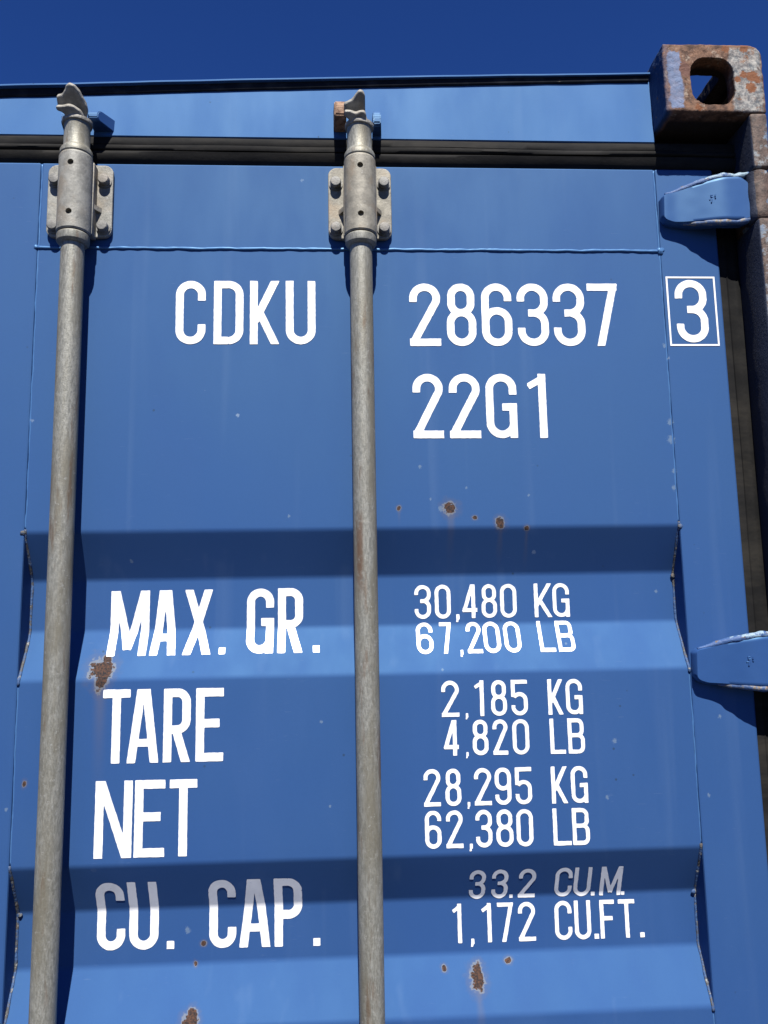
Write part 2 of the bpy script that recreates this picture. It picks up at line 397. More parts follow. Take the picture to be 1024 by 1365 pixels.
def door_frame():
    bm = bmesh.new()
    add_box(bm, XL, XS0, DD, DD + .05, ZB, ZT, .003)
    add_box(bm, XS1, XR, DD, DD + .05, ZB, ZT, .003)
    add_box(bm, XS0 + .0018, XS1 - .0018, DD + .0006, DD + .05, ZW, ZT - .0005, .002)
    add_box(bm, XS0 + .0005, XS1 - .0005, DD + .0006, DD + .05, ZB, ZB + .14, .002)
    return bm_mesh(bm)
def door_skin():
    zs = set(np.round(np.arange(ZB + .14, ZW, .02), 4))
    for z, d in PROF[1:-1]:
        for k in np.linspace(-.0045, .0045, 9): zs.add(round(z + k, 4))
    zs = np.array(sorted([z for z in zs if ZB + .14 <= z <= ZW] + [ZW])); ys = surf(zs) + .0010
    x0, x1 = XS0 + .0020, XS1 - .0020
    nx = 12; V = []; F = []
    for z, y in zip(zs, ys):
        for i in range(nx + 1):
            V.append((x0 + (x1 - x0) * i / nx, y, z))
    for r in range(len(zs) - 1):
        for i in range(nx):
            a = r * (nx + 1) + i; F.append((a, a + 1, a + nx + 2, a + nx + 1))
    off = len(V)
    V += [(x, y + .002, z) for x, y, z in V]
    F += [tuple(i + off for i in f[::-1]) for f in F]
    me = bpy.data.meshes.new('skin'); me.from_pydata(V, [], F); me.update(); return me
def mirrored(me):
    m = me.copy(); m.transform(Matrix.Diagonal((-1, 1, 1, 1))); m.flip_normals(); return m

door = link('door', door_frame(), 'door', box_root, None, label='right-hand door leaf with white lettering')
skin = link('door_panel', door_skin(), 'door', door, 180)
# weld seams round the skin
bead('weld_bead', 'weld', door, (XS0, DD + .0006, ZW), (XS1, DD + .0006, ZW), .0025, seed=3)
def seam(x, seed, z_hi, z_lo, mat, r, inset=0.0, on_skin=False):
    n = int((z_hi - z_lo) / .004); zs = np.linspace(z_hi, z_lo, n + 1)
    ys = surf(zs) + .0008 if on_skin else np.full(n + 1, DD + .0022)
    bead('weld_bead', mat, door, (0, 0, 0), (0, 0, 1), r, seed=seed, path=[Vector((x + inset, y, z)) for y, z in zip(ys, zs)])
seam(XS0, 1, ZT - .002, 1.826, 'weld', .0017, .0014); seam(XS1, 2, ZT - .002, 1.826, 'weld', .0017, -.0014)
for k in range(3):
    a = 1.826 - PER * k; b = 1.600 - PER * k
    seam(XS0, 5 + k, a, b, 'weld_dirty', .0022, .0012, True); seam(XS1, 9 + k, a, b, 'weld_dirty', .0022, -.0012, True)
    if b - (PER - .226) > .3:
        seam(XS0, 13 + k, b, a - PER, 'weld', .0015, .0012); seam(XS1, 17 + k, b, a - PER, 'weld', .0015, -.0012)
def blob(x, z, r, mat='weld', y=DD + .0005):
    bm = bmesh.new(); bmesh.ops.create_icosphere(bm, subdivisions=3, radius=r)
    for v in bm.verts: v.co *= 1 + .35 * noise.noise(v.co * 260 + Vector((x * 40, z * 40, 0)))
    bm.transform(Matrix.Translation((x, y, z)) @ Matrix.Diagonal((1, .6, 1, 1)))
    link('weld_blob', bm_mesh(bm), mat, door, 180)
blob(XS1, ZW, .0062); blob(XS0 - .002, ZW + .001, .0038); blob(XS0 - .003, 1.8205, .0036, 'weld_dirty'); blob(XS1 + .001, 1.8195, .0036, 'weld_dirty')
blob(XS0 + .005, 1.280, .0032, 'weld_dirty', .088); blob(XS1 - .004, 1.280, .0036, 'weld_dirty', .088); blob(XS1 - .003, 1.745, .0034, 'weld_dirty', .088)

# rubber gasket: strip over the top edge, strip down the hinge side, strip at the meeting edge
def ext_x(prof, x0, x1, n=60, wob=.0006):
    V = []; F = []; m = len(prof)
    for i in range(n + 1):
        x = x0 + (x1 - x0) * i / n
        for j, (y, z) in enumerate(prof):
            V.append((x, y + wob * noise.noise(Vector((x * 7, j * .9, 2))), z + wob * 1.3 * noise.noise(Vector((x * 5, j * .4, 7)))))
    for i in range(n):
        for j in range(m - 1): a = i * m + j; F.append((a, a + 1, a + m + 1, a + m))
    me = bpy.data.meshes.new('g'); me.from_pydata(V, [], F); me.update(); return me
GP = [(.100, 2.4065), (.068, 2.4068), (.0610, 2.4085), (.0560, 2.4150), (.0525, 2.4225), (.0520, 2.4260), (.0540, 2.4275), (.0575, 2.4288), (.0575, 2.4298), (.0535, 2.4308), (.0520, 2.4335), (.0530, 2.4380), (.0555, 2.4390), (.0545, 2.4405), (.0545, 2.4490), (.0560, 2.4530), (.0640, 2.4550), (.1000, 2.4552)]
gt = link('gasket', ext_x(GP, .002, 1.1925, 120, .0013), 'rubber', door, 50)
def ext_z(prof, z0, z1, n=80, wob=.0006):
    me = ext_x([(a, b) for a, b in prof], z0, z1, n, wob)
    me.transform(Matrix(((0, 0, 1, 0), (0, 1, 0, 0), (1, 0, 0, 0), (0, 0, 0, 1)))); return me
GR = [(.110, 1.1495), (.074, 1.1497), (.0655, 1.1510), (.0640, 1.1540), (.0650, 1.1640), (.0635, 1.1650), (.0650, 1.1665), (.0665, 1.1780), (.0700, 1.1880), (.0780, 1.1910), (.110, 1.1915)]
gr = link('gasket', ext_z(GR, ZB, 2.4066), 'rubber', door, 50)

# ------------------------------------------------------------------ hinges (blade + rims + knuckle on the post side)
def blade_y(x):   # front face of the blade swings away from the door towards the pin
    t = max(0.0, min(1.0, (x - 1.070) / .085)); return .0370 - .0215 * t * t * (3 - 2 * t)
def hinge_mesh():
    # local: z = 0 at the blade's middle, blade runs from the door face to the knuckle at the post
    top = [(1.0560, .0130), (1.0620, .0190), (1.0800, .0235), (1.1000, .0290), (1.1250, .0345), (1.1500, .0385), (1.1750, .0395), (1.1860, .0300), (1.1915, .0120)]
    bot = [(1.0550, -.0200), (1.0600, -.0290), (1.0720, -.0335), (1.1000, -.0360), (1.1300, -.0385), (1.1600, -.0400), (1.1780, -.0395), (1.1880, -.0350), (1.1930, -.0250)]
    bm = bmesh.new(); N = 36; K = 18
    def ev(P, t):
        L = [0.0]
        for a, b in zip(P, P[1:]): L.append(L[-1] + math.hypot(b[0] - a[0], b[1] - a[1]))
        return np.interp(t * L[-1], L, [p[0] for p in P]), np.interp(t * L[-1], L, [p[1] for p in P])
    fr = []; bk = []
    for i in range(N + 1):
        t = i / N; a = ev(top, t); b = ev(bot, t); rf = []; rb = []
        for k in range(K + 1):
            u = k / K; x = a[0] + (b[0] - a[0]) * u; z = a[1] + (b[1] - a[1]) * u
            edge = max(0, 1 - min(u, 1 - u) / .06, 1 - t / .035, 1 - (1 - t) / .03)
            y = blade_y(x) + .0050 * edge ** 2 + .0002 * noise.noise(Vector((x * 60, z * 60, 0)))
            rf.append(bm.verts.new((x, y, z))); rb.append(bm.verts.new((x, min(.0538, blade_y(x) + .024), z)))
        fr.append(rf); bk.append(rb)
    for i in range(N):
        for k in range(K):
            bm.faces.new((fr[i][k], fr[i + 1][k], fr[i + 1][k + 1], fr[i][k + 1])); bm.faces.new((bk[i][k], bk[i][k + 1], bk[i + 1][k + 1], bk[i + 1][k]))
        for k in (0, K):
            bm.faces.new((fr[i][k], bk[i][k], bk[i + 1][k], fr[i + 1][k]))
    for k in range(K):
        for i in (0, N): bm.faces.new((fr[i][k], fr[i][k + 1], bk[i][k + 1], bk[i][k]))
    # raised foundry mark
    for (x0, z0, x1, z1) in ((1.1270, .006, 1.1335, .006), (1.1335, .006, 1.1330, .003), (1.1275, .0025, 1.1330, .003), (1.1275, .0025, 1.1272, .0062), (1.1245, -.0015, 1.1335, -.0005), (1.1335, -.0005, 1.1330, .0012), (1.1282, -.0015, 1.1272, -.0065)):
        d = Vector((x1 - x0, 0, z1 - z0)); k = 3
        pth = [Vector((x0, blade_y(x0) - .0002, z0)) + d * (i / k) for i in range(k + 1)]
        add_tube(bm, pth, lambda i: .0011, 6)
    return bm_mesh(bm)
def rim_mesh(s):
    """rolled bead along the blade's upper (s = 1) or lower edge, thickening towards the pin"""
    P = [(1.0620, .0180), (1.0800, .0225), (1.1000, .0280), (1.1250, .0340), (1.1480, .0385), (1.1650, .0370), (1.1800, .0385), (1.1960, .0440)] if s > 0 else \
        [(1.0880, -.0335), (1.1100, -.0355), (1.1400, -.0390), (1.1650, -.0398), (1.1800, -.0375), (1.1990, -.0280)]
    xs = np.linspace(P[0][0], P[-1][0], 44); path = []
    for x in xs:
        z = float(np.interp(x, [p[0] for p in P], [p[1] for p in P]))
        path.append(Vector((x, blade_y(x) + (.0042 if s > 0 else .0052), z)) + Vector(noise.noise_vector(Vector((x * 55, s, 0)))) * .0009)
    bm = bmesh.new(); f = lambda i: (.0052 if s > 0 else .0050) * min(1, .42 + i / 20) * min(1, .55 + (43 - i) / 14) * (1 + .25 * noise.noise(path[i] * 110))
    add_tube(bm, path, f, 10, 1.0); return bm_mesh(bm)
def knuckle_mesh():
    bm = bmesh.new(); add_lathe(bm, [(.0150, -.0415), (.0182, -.0390)] + [(.0182 + .0008 * math.sin(k * 1.7), -.039 + .078 * k / 8) for k in range(1, 8)] + [(.0182, .0390), (.0150, .0415)], 1.2035, .0200, 28)
    for v in bm.verts: v.co += Vector(noise.noise_vector(v.co * 60)) * .0008
    return bm_mesh(bm)
hm, ht, hb, hk = hinge_mesh(), rim_mesh(1), rim_mesh(-1), knuckle_mesh()
HZ = (2.3370, 1.6155, 0.93, 0.30)
HPARTS = (('hinge', hm, 'hinge', 50), ('hinge_rim', ht, 'hinge_rim', 180), ('hinge_rim', hb, 'hinge_lip', 180), ('hinge_knuckle', hk, 'post', 50))
for z in HZ:
    for nm, me, mt, sm in HPARTS: link(nm, me, mt, door, sm).location.z = z

# ------------------------------------------------------------------ white vinyl characters, laid on the skin
def glyph_field(ch, w, t):
    """returns f(X, Y) > 0 inside; units of the character height, box is [0,w] x [0,1]"""
    hw = t / 2; l, r, b, T = hw, w - hw, hw, 1 - hw; cx = w / 2; R = (w - t) / 2
    prims = []
    def seg(x0, y0, x1, y1, h=hw):
        dx, dy = x1 - x0, y1 - y0; L = math.hypot(dx, dy); ux, uy = dx / L, dy / L
        def f(X, Y):
            a = (X - x0) * ux + (Y - y0) * uy; p = -(X - x0) * uy + (Y - y0) * ux
            return np.minimum(np.minimum(h - np.abs(p), a), L - a)
        prims.append(f)
    def arc(ax, ay, ra, a0, a1, ry=None):
        ry = ry or ra; m = rad((a0 + a1) / 2); half = rad(abs(a1 - a0) / 2)
        def f(X, Y):
            dx, dy = X - ax, (Y - ay) * ra / ry; d = np.hypot(dx, dy); an = np.angle(np.exp(1j * (np.arctan2(dy, dx) - m)))
            return np.minimum(hw - np.abs(d - ra), (half - np.abs(an)) * np.maximum(d, .02) + 1e-3)
        prims.append(f)
    def bowl(x0, x1, y0, y1, rr):          # closed-right bowl of P/R/B/D: bars at y0, y1 and a rounded right side
        seg(x0, y1, x1 - rr, y1); seg(x0, y0, x1 - rr, y0)
        arc(x1 - rr, y1 - rr, rr, 0, 90); arc(x1 - rr, y0 + rr, rr, -90, 0)
        if y1 - y0 - 2 * rr > 1e-3: seg(x1, y0 + rr, x1, y1 - rr)
    tc, bc = 1 - hw - R, hw + R
    e = .002
    if ch in '0':
        arc(cx, tc, R, 0, 180); arc(cx, bc, R, 180, 360); seg(l, bc - e, l, tc + e); seg(r, bc - e, r, tc + e)
    elif ch == 'C':
        arc(cx, tc, R, 0, 180); arc(cx, bc, R, 180, 360); seg(l, bc - e, l, tc + e); seg(r, tc + e, r, tc - .09); seg(r, bc - e, r, bc + .09)
    elif ch == 'G':
        arc(cx, tc, R, 0, 180); arc(cx, bc, R, 180, 360); seg(l, bc - e, l, tc + e); seg(r, tc + e, r, tc - .09); seg(r, bc - e, r, .54)
        seg(cx + .01, .54 - hw, w, .54 - hw); seg(r, bc, r, 0.0)
    elif ch == 'U':
        arc(cx, bc, R, 180, 360); seg(l, bc - e, l, 1); seg(r, bc - e, r, 1)
    elif ch == 'D':
        seg(l, 0, l, 1); bowl(0, r, b, T, min(R, .16))
    elif ch in 'PR':
        m = .44; seg(l, 0, l, 1); bowl(0, r, m, T, min(R, .15))
        if ch == 'R': seg(cx - .02, m + .02, r + .012, -.05)
    elif ch == 'B':
        seg(l, 0, l, 1); bowl(0, r - .015, .52, T, min(R, .14)); bowl(0, r, b, .52, min(R, .14))
    elif ch == 'L':
        seg(l, 0, l, 1); seg(0, b, w, b)
    elif ch in 'EF':
        seg(l, 0, l, 1); seg(0, T, w, T); seg(0, .52, w * .86, .52)
        if ch == 'E': seg(0, b, w, b)
    elif ch == 'T':
        seg(0, T, w, T); seg(cx, 0, cx, 1)
    elif ch == 'K':
        seg(l, 0, l, 1); seg(l + .02, .36, r + .07 * w, 1.05, hw); seg(l + .25 * (r - l), .52, r + .07 * w, -.05)
    elif ch == 'X':
        seg(l - .03, -.05, r + .03, 1.05); seg(l - .03, 1.05, r + .03, -.05)
    elif ch == 'A':
        seg(hw - .02, -.05, cx - hw * .45, 1.05); seg(w - hw + .02, -.05, cx + hw * .45, 1.05); seg(l + .03, .27, r - .03, .27, hw * .9)
        seg(cx - hw, .90, cx + hw, .90, .10)
    elif ch == 'M':
        seg(l, 0, l, 1); seg(r, 0, r, 1); k = hw * .98; seg(l + .0, 1.06, cx + .0, .10, k); seg(r, 1.06, cx, .10, k); seg(cx - k, .17, cx + k, .17, .05)
    elif ch == 'N':
        seg(l, 0, l, 1); seg(r, 0, r, 1); seg(l - .01, 1.06, r + .01, -.06)
    elif ch == '1':
        seg(r, 0, r, 1); seg(r, 1 - hw * 1.3, 0.0, .80, hw * .85)
    elif ch == '2':
        arc(cx, tc, R, -32, 180); seg(l, tc + e, l, tc - .06); a = rad(-32)
        x1, y1 = cx + R * math.cos(a), tc + R * math.sin(a)
        seg(x1 + .004, y1 + .012, l * .9, t * .45); seg(0, b, w, b)
    elif ch == '3':
        m = .525; r1 = R * .96
        arc(cx, tc, R, 0, 180); seg(l, tc + e, l, tc - .05); seg(r, tc + e, r, m + r1 - e); arc(r - r1, m + r1, r1, -90, 0); arc(r - r1, m - r1, r1, 0, 90)
        seg(r, m - r1 + e, r, bc - e); arc(cx, bc, R, 180, 360); seg(l, bc - e, l, bc + .05); seg(cx - .07, m, r - r1 + e, m, hw)
    elif ch == '4':
        sx = w * .74; seg(sx, 0, sx, 1); seg(0, .24, w, .24); seg(l * .7, .20, sx - .01, 1.03)
    elif ch == '5':
        m = .60
        seg(l * .6, T, w, T); seg(l, m - .08, l, 1); arc(cx, m - R, R, 0, 150); seg(r, m - R + e, r, bc - e); arc(cx, bc, R, 180, 360); seg(l, bc - e, l, bc + .05)
    elif ch in '69':
        m = .56
        arc(cx, tc, R, 0, 180); seg(r, tc + e, r, tc - .05); seg(l, bc - e, l, tc + e); arc(cx, bc, R, 180, 360); seg(r, bc - e, r, m - R + e); arc(cx, m - R, R, 0, 180)
    elif ch == '7':
        seg(0, T, w, T); seg(r + .012, 1.0, w * .36, -.05)
    elif ch == '8':
        m = .53; q = R * .90
        arc(cx, 1 - hw - q, q, 0, 180); arc(cx, m + q, q, 180, 360); seg(cx - q, m + q - e, cx - q, 1 - hw - q + e); seg(cx + q, m + q - e, cx + q, 1 - hw - q + e)
        arc(cx, m - R, R, 0, 180); arc(cx, bc, R, 180, 360); seg(l, bc - e, l, m - R + e); seg(r, bc - e, r, m - R + e)
    elif ch == '.':
        seg(0, .5, w, .5, .5)
    elif ch == ',':
        seg(w * .22, .66, w, .66, .34); seg(w * .62, .7, w * .35, -.05, w * .26)
    def F(X, Y):
        if ch == '9': X, Y = w - X, 1 - Y
        f = prims[0](X, Y)
        for p in prims[1:]: f = np.maximum(f, p(X, Y))
        return np.minimum(np.minimum(f, np.minimum(Y, 1 - Y)), np.minimum(X + .03, w + .03 - X))
    return F

def field_mesh(F, x0, z0, sx, sz, h, slope, cell, seed, off=-.0004, rough=.00026):
    """marching squares of F over an sx x sz metre box; rows follow the skin's profile"""
    pad = cell; nx = int(math.ceil((sx + 2 * pad) / cell)) + 1; nz = int(math.ceil((sz + 2 * pad) / cell)) + 1
    gx = np.arange(nx) * cell - pad; gz = np.arange(nz) * cell - pad
    X, Z = np.meshgrid(gx, gz)
    f = F(X / h, Z / h) * h
    rs = np.random.RandomState(seed); c = rs.uniform(-1, 1, (int(nz * cell / .004) + 3, int(nx * cell / .004) + 3))
    iz, ix = (gz + pad) / .004, (gx + pad) / .004; a, b = iz.astype(int), ix.astype(int); u, v = (iz - a)[:, None], (ix - b)[None]
    nse = c[a][:, b] * (1 - u) * (1 - v) + c[a + 1][:, b] * u * (1 - v) + c[a][:, b + 1] * (1 - u) * v + c[a + 1][:, b + 1] * u * v
    f = f + nse * rough
    V = []; key = {}; Fc = []
    def vert(k, x, z):
        if k not in key:
            key[k] = len(V); V.append((x, z))
        return key[k]
    for j in range(nz - 1):
        i = 0
        while i < nx - 1:
            q = (f[j, i], f[j, i + 1], f[j + 1, i + 1], f[j + 1, i])
            ins = [c > 0 for c in q]
            if all(ins):
                k = i
                while k < nx - 2 and f[j, k + 2] > 0 and f[j + 1, k + 2] > 0: k += 1
                Fc.append([vert(('c', j, i), gx[i], gz[j]), vert(('c', j, k + 1), gx[k + 1], gz[j]), vert(('c', j + 1, k + 1), gx[k + 1], gz[j + 1]), vert(('c', j + 1, i), gx[i], gz[j + 1])])
                i = k + 1; continue
            if any(ins):
                cs = ((j, i), (j, i + 1), (j + 1, i + 1), (j + 1, i)); poly = []
                for n in range(4):
                    m = (n + 1) % 4
                    if ins[n]: poly.append(vert(('c',) + cs[n], gx[cs[n][1]], gz[cs[n][0]]))
                    if ins[n] != ins[m]:
                        s = q[n] / (q[n] - q[m]); A, B = cs[n], cs[m]
                        poly.append(vert(('e',) + tuple(sorted((A, B))), gx[A[1]] + s * (gx[B[1]] - gx[A[1]]), gz[A[0]] + s * (gz[B[0]] - gz[A[0]])))
                if len(poly) >= 3: Fc.append(poly)
            i += 1
    P = np.array(V); wx = x0 + P[:, 0]; wz = z0 + P[:, 1] + slope * P[:, 0]; wy = surf(wz) - off
    me = bpy.data.meshes.new('glyph'); me.from_pydata(list(zip(wx.tolist(), wy.tolist(), wz.tolist())), [], Fc); me.update()
    return me

TEXT = [
(0.012, [2.2116, 2.2124, 2.1093, 2.1092], [('C', 0.2848, 0.3304), ('D', 0.3429, 0.3884), ('K', 0.3985, 0.4426), ('U', 0.4538, 0.4997)]) ,
(0.012, [2.2085, 2.2097, 2.1064, 2.1062], [('2', 0.6464, 0.6951), ('8', 0.7046, 0.7509), ('6', 0.76, 0.8081), ('3', 0.8166, 0.866), ('3', 0.8741, 0.9243), ('7', 0.9297, 0.9779)]) ,
(0.012, [2.0613, 2.0609, 1.9594, 1.9586], [('2', 0.6482, 0.6951), ('2', 0.7045, 0.7526), ('G', 0.7616, 0.8099), ('1', 0.8284, 0.8563)]) ,
(0.012, [2.2157, 2.2159, 2.1118, 2.1117], [('3', 1.0714, 1.1229)]) ,
(0.012, [1.7351, 1.7357, 1.6387, 1.6388], [('M', 0.1899, 0.2472), ('A', 0.2531, 0.2887), ('X', 0.3012, 0.3397), ('.', 0.3531, 0.3629), ('G', 0.3925, 0.4333), ('R', 0.4392, 0.477), ('.', 0.4921, 0.5021)]) ,
(0.012, [1.5926, 1.5915, 1.4893, 1.4889], [('T', 0.1926, 0.2315), ('A', 0.2293, 0.2713), ('R', 0.2788, 0.3173), ('E', 0.3248, 0.3642)]) ,
(0.012, [1.4659, 1.4653, 1.3615, 1.361], [('N', 0.186, 0.2378), ('E', 0.2411, 0.2833), ('T', 0.2895, 0.3282)]) ,
(0.012, [1.3254, 1.3227, 1.2284, 1.2235], [('C', 0.1838, 0.2234), ('U', 0.2289, 0.2702), ('.', 0.2821, 0.2925), ('C', 0.3418, 0.38), ('A', 0.3857, 0.4274), ('P', 0.4346, 0.4743), ('.', 0.4898, 0.5001)]) ,
(0.0058, [1.7371, 1.7367, 1.6858, 1.6849], [('3', 0.6468, 0.6719), ('0', 0.678, 0.7024), (',', 0.7093, 0.7154), ('4', 0.7207, 0.7431), ('8', 0.75, 0.7737), ('0', 0.779, 0.8044), ('K', 0.8319, 0.8586), ('G', 0.8607, 0.8866)]) ,
(0.0058, [1.6802, 1.6791, 1.6334, 1.633], [('6', 0.6475, 0.6726), ('7', 0.6834, 0.7014), (',', 0.7114, 0.7166), ('2', 0.7235, 0.7463), ('0', 0.7492, 0.7749), ('0', 0.7806, 0.806), ('L', 0.8335, 0.8573), ('B', 0.8615, 0.8878)]) ,
(0.0058, [1.5946, 1.5932, 1.543, 1.5423], [('2', 0.6799, 0.7058), (',', 0.714, 0.7187), ('1', 0.7292, 0.7424), ('8', 0.7529, 0.7763), ('5', 0.783, 0.8072), ('K', 0.8374, 0.8594), ('G', 0.8642, 0.889)]) ,
(0.0058, [1.5384, 1.5366, 1.4882, 1.4863], [('4', 0.6821, 0.7033), (',', 0.713, 0.7176), ('8', 0.7238, 0.747), ('2', 0.7536, 0.7756), ('0', 0.7826, 0.8071), ('L', 0.8379, 0.8605), ('B', 0.8645, 0.8891)]) ,
(0.0058, [1.4701, 1.4687, 1.4182, 1.417], [('2', 0.6508, 0.6752), ('8', 0.6821, 0.705), (',', 0.7126, 0.7176), ('2', 0.7241, 0.749), ('9', 0.7541, 0.7779), ('5', 0.7837, 0.8079), ('K', 0.8366, 0.8598), ('G', 0.8656, 0.89)]) ,
(0.0058, [1.4124, 1.41, 1.3606, 1.3591], [('6', 0.6512, 0.6747), ('2', 0.6815, 0.7058), (',', 0.7138, 0.7191), ('3', 0.7241, 0.748), ('8', 0.7538, 0.7786), ('0', 0.7832, 0.8073), ('L', 0.8364, 0.8626), ('B', 0.8645, 0.8895)]) ,
(0.0058, [1.3255, 1.3242, 1.2797, 1.2779], [('3', 0.7158, 0.7398), ('3', 0.7486, 0.7726), ('.', 0.7757, 0.7807), ('2', 0.7881, 0.8133), ('C', 0.8417, 0.8671), ('U', 0.8697, 0.8952), ('.', 0.8964, 0.9023), ('M', 0.9089, 0.9408), ('.', 0.9415, 0.9466)]) ,
(0.0058, [1.2737, 1.2715, 1.2197, 1.2183], [('1', 0.6923, 0.7046), (',', 0.7166, 0.7224), ('1', 0.7347, 0.7482), ('7', 0.7571, 0.7803), ('2', 0.7877, 0.8129), ('C', 0.8414, 0.8667), ('U', 0.8706, 0.8948), ('.', 0.8991, 0.9058), ('F', 0.9085, 0.9304), ('T', 0.9364, 0.9607), ('.', 0.967, 0.9737)]) ,
]
DARK_ON_SLOPE = 0
seed = 1
for t, (zt0, zt1, zb0, zb1), row in TEXT:
    xa, xb = row[0][1], row[-1][2]
    slope_row = ((zt1 - zt0) + (zb1 - zb0)) / 2 / max(.1, xb - xa) if len(row) > 1 else 0.0
    for ch, x0, x1 in row:
        k = ((x0 + x1) / 2 - xa) / (xb - xa)
        zt, zb = zt0 + k * (zt1 - zt0), zb0 + k * (zb1 - zb0)
        H = zt - zb; sx = x1 - x0
        if ch == '.':
            sz = min(sx * 1.02, .0115); h = sz
        elif ch == ',':
            sz = sx * 1.9; zb -= sx * .9; h = sz
        else: sz = h = H
        F = glyph_field(ch, sx / h, t / h)
        me = field_mesh(F, x0, zb, sx, sz, h, slope_row, .0010 if t > .01 else .0008, seed, .0006 if x0 > XS1 else -.0004); seed += 1
        nm = {'.': 'full_stop', ',': 'comma'}.get(ch, 'digit' if ch.isdigit() else 'letter')
        link(nm, me, 'white', door)
# thin square frame round the check digit
BX0, BX1, BZ0, BZ1, BT = 1.0585, 1.1385, 2.1060, 2.2215, .0028
bm = bmesh.new()
for x0, x1, z0, z1 in ((BX0, BX1, BZ1 - BT, BZ1), (BX0, BX1, BZ0, BZ0 + BT), (BX0, BX0 + BT, BZ0 + BT, BZ1 - BT), (BX1 - BT, BX1, BZ0 + BT, BZ1 - BT)):
    bm.faces.new([bm.verts.new((x, DD - .0007, z)) for x, z in ((x0, z0), (x1, z0), (x1, z1), (x0, z1))])
link('check_digit_border', bm_mesh(bm), 'white', door)

# ------------------------------------------------------------------ door header above the gasket, sagging towards the middle of the container
YH = 0.0545
def z_top(x):
    return float(np.interp(abs(x), [0, .024, .356, .7225, 1.0494, 1.2], [2.5370, 2.5380, 2.5535, 2.5680, 2.5792, 2.584]))
def header_mesh():
    V = []; F = []; n = 80; x0, x1 = -1.057, 1.057
    for i in range(n + 1):
        x = x0 + (x1 - x0) * i / n; T = z_top(x) + .0007 * noise.noise(Vector((x * 14, 0, 0))); o = .0102 - .0036 * min(1, abs(x))
        w = .0007 * noise.noise(Vector((x * 9, 5, 0)))
        pr = [(.12, 2.4535), (YH + .002, 2.4535), (YH, 2.4550)] + [(YH + .0055 * k / 4 + w * s, 2.4550 + (T - .0035 - 2.4550) * k / 4) for k, s in ((1, .6), (2, 1), (3, .6), (4, 0))] + \
             [(YH + .0055 - o, T - .0035), (YH + .0055 - o - .0006, T - .0028), (YH + .0055 - o - .0006, T - .0007), (YH + .0055 - o, T), (.16, T + .004), (.24, 2.555)]
        V += [(x, y, z) for y, z in pr]; m = len(pr)
    for i in range(n):
        for j in range(m - 1): a = i * m + j; F.append((a, a + 1, a + m + 1, a + m))
    me = bpy.data.meshes.new('header'); me.from_pydata(V, [], F); me.update(); return me
header = link('door_header', header_mesh(), 'header', box_root, 35)
V = []; F = []                                       # added black strip that draws the shadow under the header's lip
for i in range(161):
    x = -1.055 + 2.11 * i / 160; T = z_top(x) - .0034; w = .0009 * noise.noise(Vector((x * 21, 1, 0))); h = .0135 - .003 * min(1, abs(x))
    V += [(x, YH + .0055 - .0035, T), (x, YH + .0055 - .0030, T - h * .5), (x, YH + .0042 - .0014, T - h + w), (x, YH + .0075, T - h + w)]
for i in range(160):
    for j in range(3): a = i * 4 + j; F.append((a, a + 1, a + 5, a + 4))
me = bpy.data.meshes.new('lip_shade'); me.from_pydata(V, [], F); me.update(); link('lip_shade_strip', me, 'lip_shade', header, 180)

def lug_mesh(x0, x1, z0, z1, y0, base=0.0, side=1):
    """keeper cheek: rounded nose plate standing off the header; base widens it at the header"""
    bm = bmesh.new(); n = 8; prof = [(YH + .004, z0), (y0 + .004, z0), (y0, z0 + .004)]
    R = min(.022, (z1 - z0) * .6)
    for i in range(n + 1):
        a = rad(180 - 90 * i / n); prof.append((y0 + R + R * math.cos(a), z1 - R + R * math.sin(a)))
    prof.append((YH + .004, z1 + .002))
    b = bmesh.new()
    def px(x, y): return x + base * max(0, (y - y0) / (YH - y0)) if (x == x1 and side > 0) else (x - base * max(0, (y - y0) / (YH - y0)) if (x == x0 and side < 0) else x)
    A = [b.verts.new((px(x0, y), y, z)) for y, z in prof]; B = [b.verts.new((px(x1, y), y, z)) for y, z in prof]
    b.faces.new(A[::-1]); b.faces.new(B)
    for i in range(len(prof)): j = (i + 1) % len(prof); b.faces.new((A[i], A[j], B[j], B[i]))
    bmesh.ops.recalc_face_normals(b, faces=b.faces)
    bmesh.ops.bevel(b, geom=b.edges[:], offset=.0018, segments=2, affect='EDGES', clamp_overlap=True)
    merge(bm, b); return bm_mesh(bm)

# ------------------------------------------------------------------ locking bars
YB = 0.0230
U_, V_ = Vector((1, 0, 0)), Vector((0, -.74, .673))
UP_OUT = [(-.0275, .004), (-.0275, .0215), (-.0190, .0235), (-.0150, .0295), (-.0120, .0370), (-.0070, .0400), (-.0010, .0385), (.0060, .0310), (.0110, .0210), (.0155, .0120), (.0165, .0020), (.0125, -.0100), (-.0040, -.0100), (-.0110, .0010), (-.0200, .0030)]
LO_OUT = [(-.0280, .0115), (-.0285, .0180), (-.0180, .0190), (-.0105, .0215), (-.0020, .0200), (.0060, .0150), (.0100, .0090), (.0120, .0000), (.0110, -.0140), (-.0090, -.0140), (-.0120, .0000), (-.0190, .0090)]
UP_OUT2 = [(-.0237, .004), (-.0237, .0180), (-.0166, .0210), (-.0100, .0245), (-.0050, .0320), (-.0005, .0370), (.0050, .0365), (.0085, .0310), (.0095, .0000), (.0060, -.0080), (-.0060, -.0080), (-.0120, .0010)]
LO_OUT2 = [(-.0237, .0100), (-.0240, .0190), (-.0140, .0190), (-.0060, .0160), (.0000, .0190), (.0060, .0190), (.0100, .0140), (.0095, -.0140), (-.0100, -.0140), (-.0150, .0000), (-.0190, .0080)]
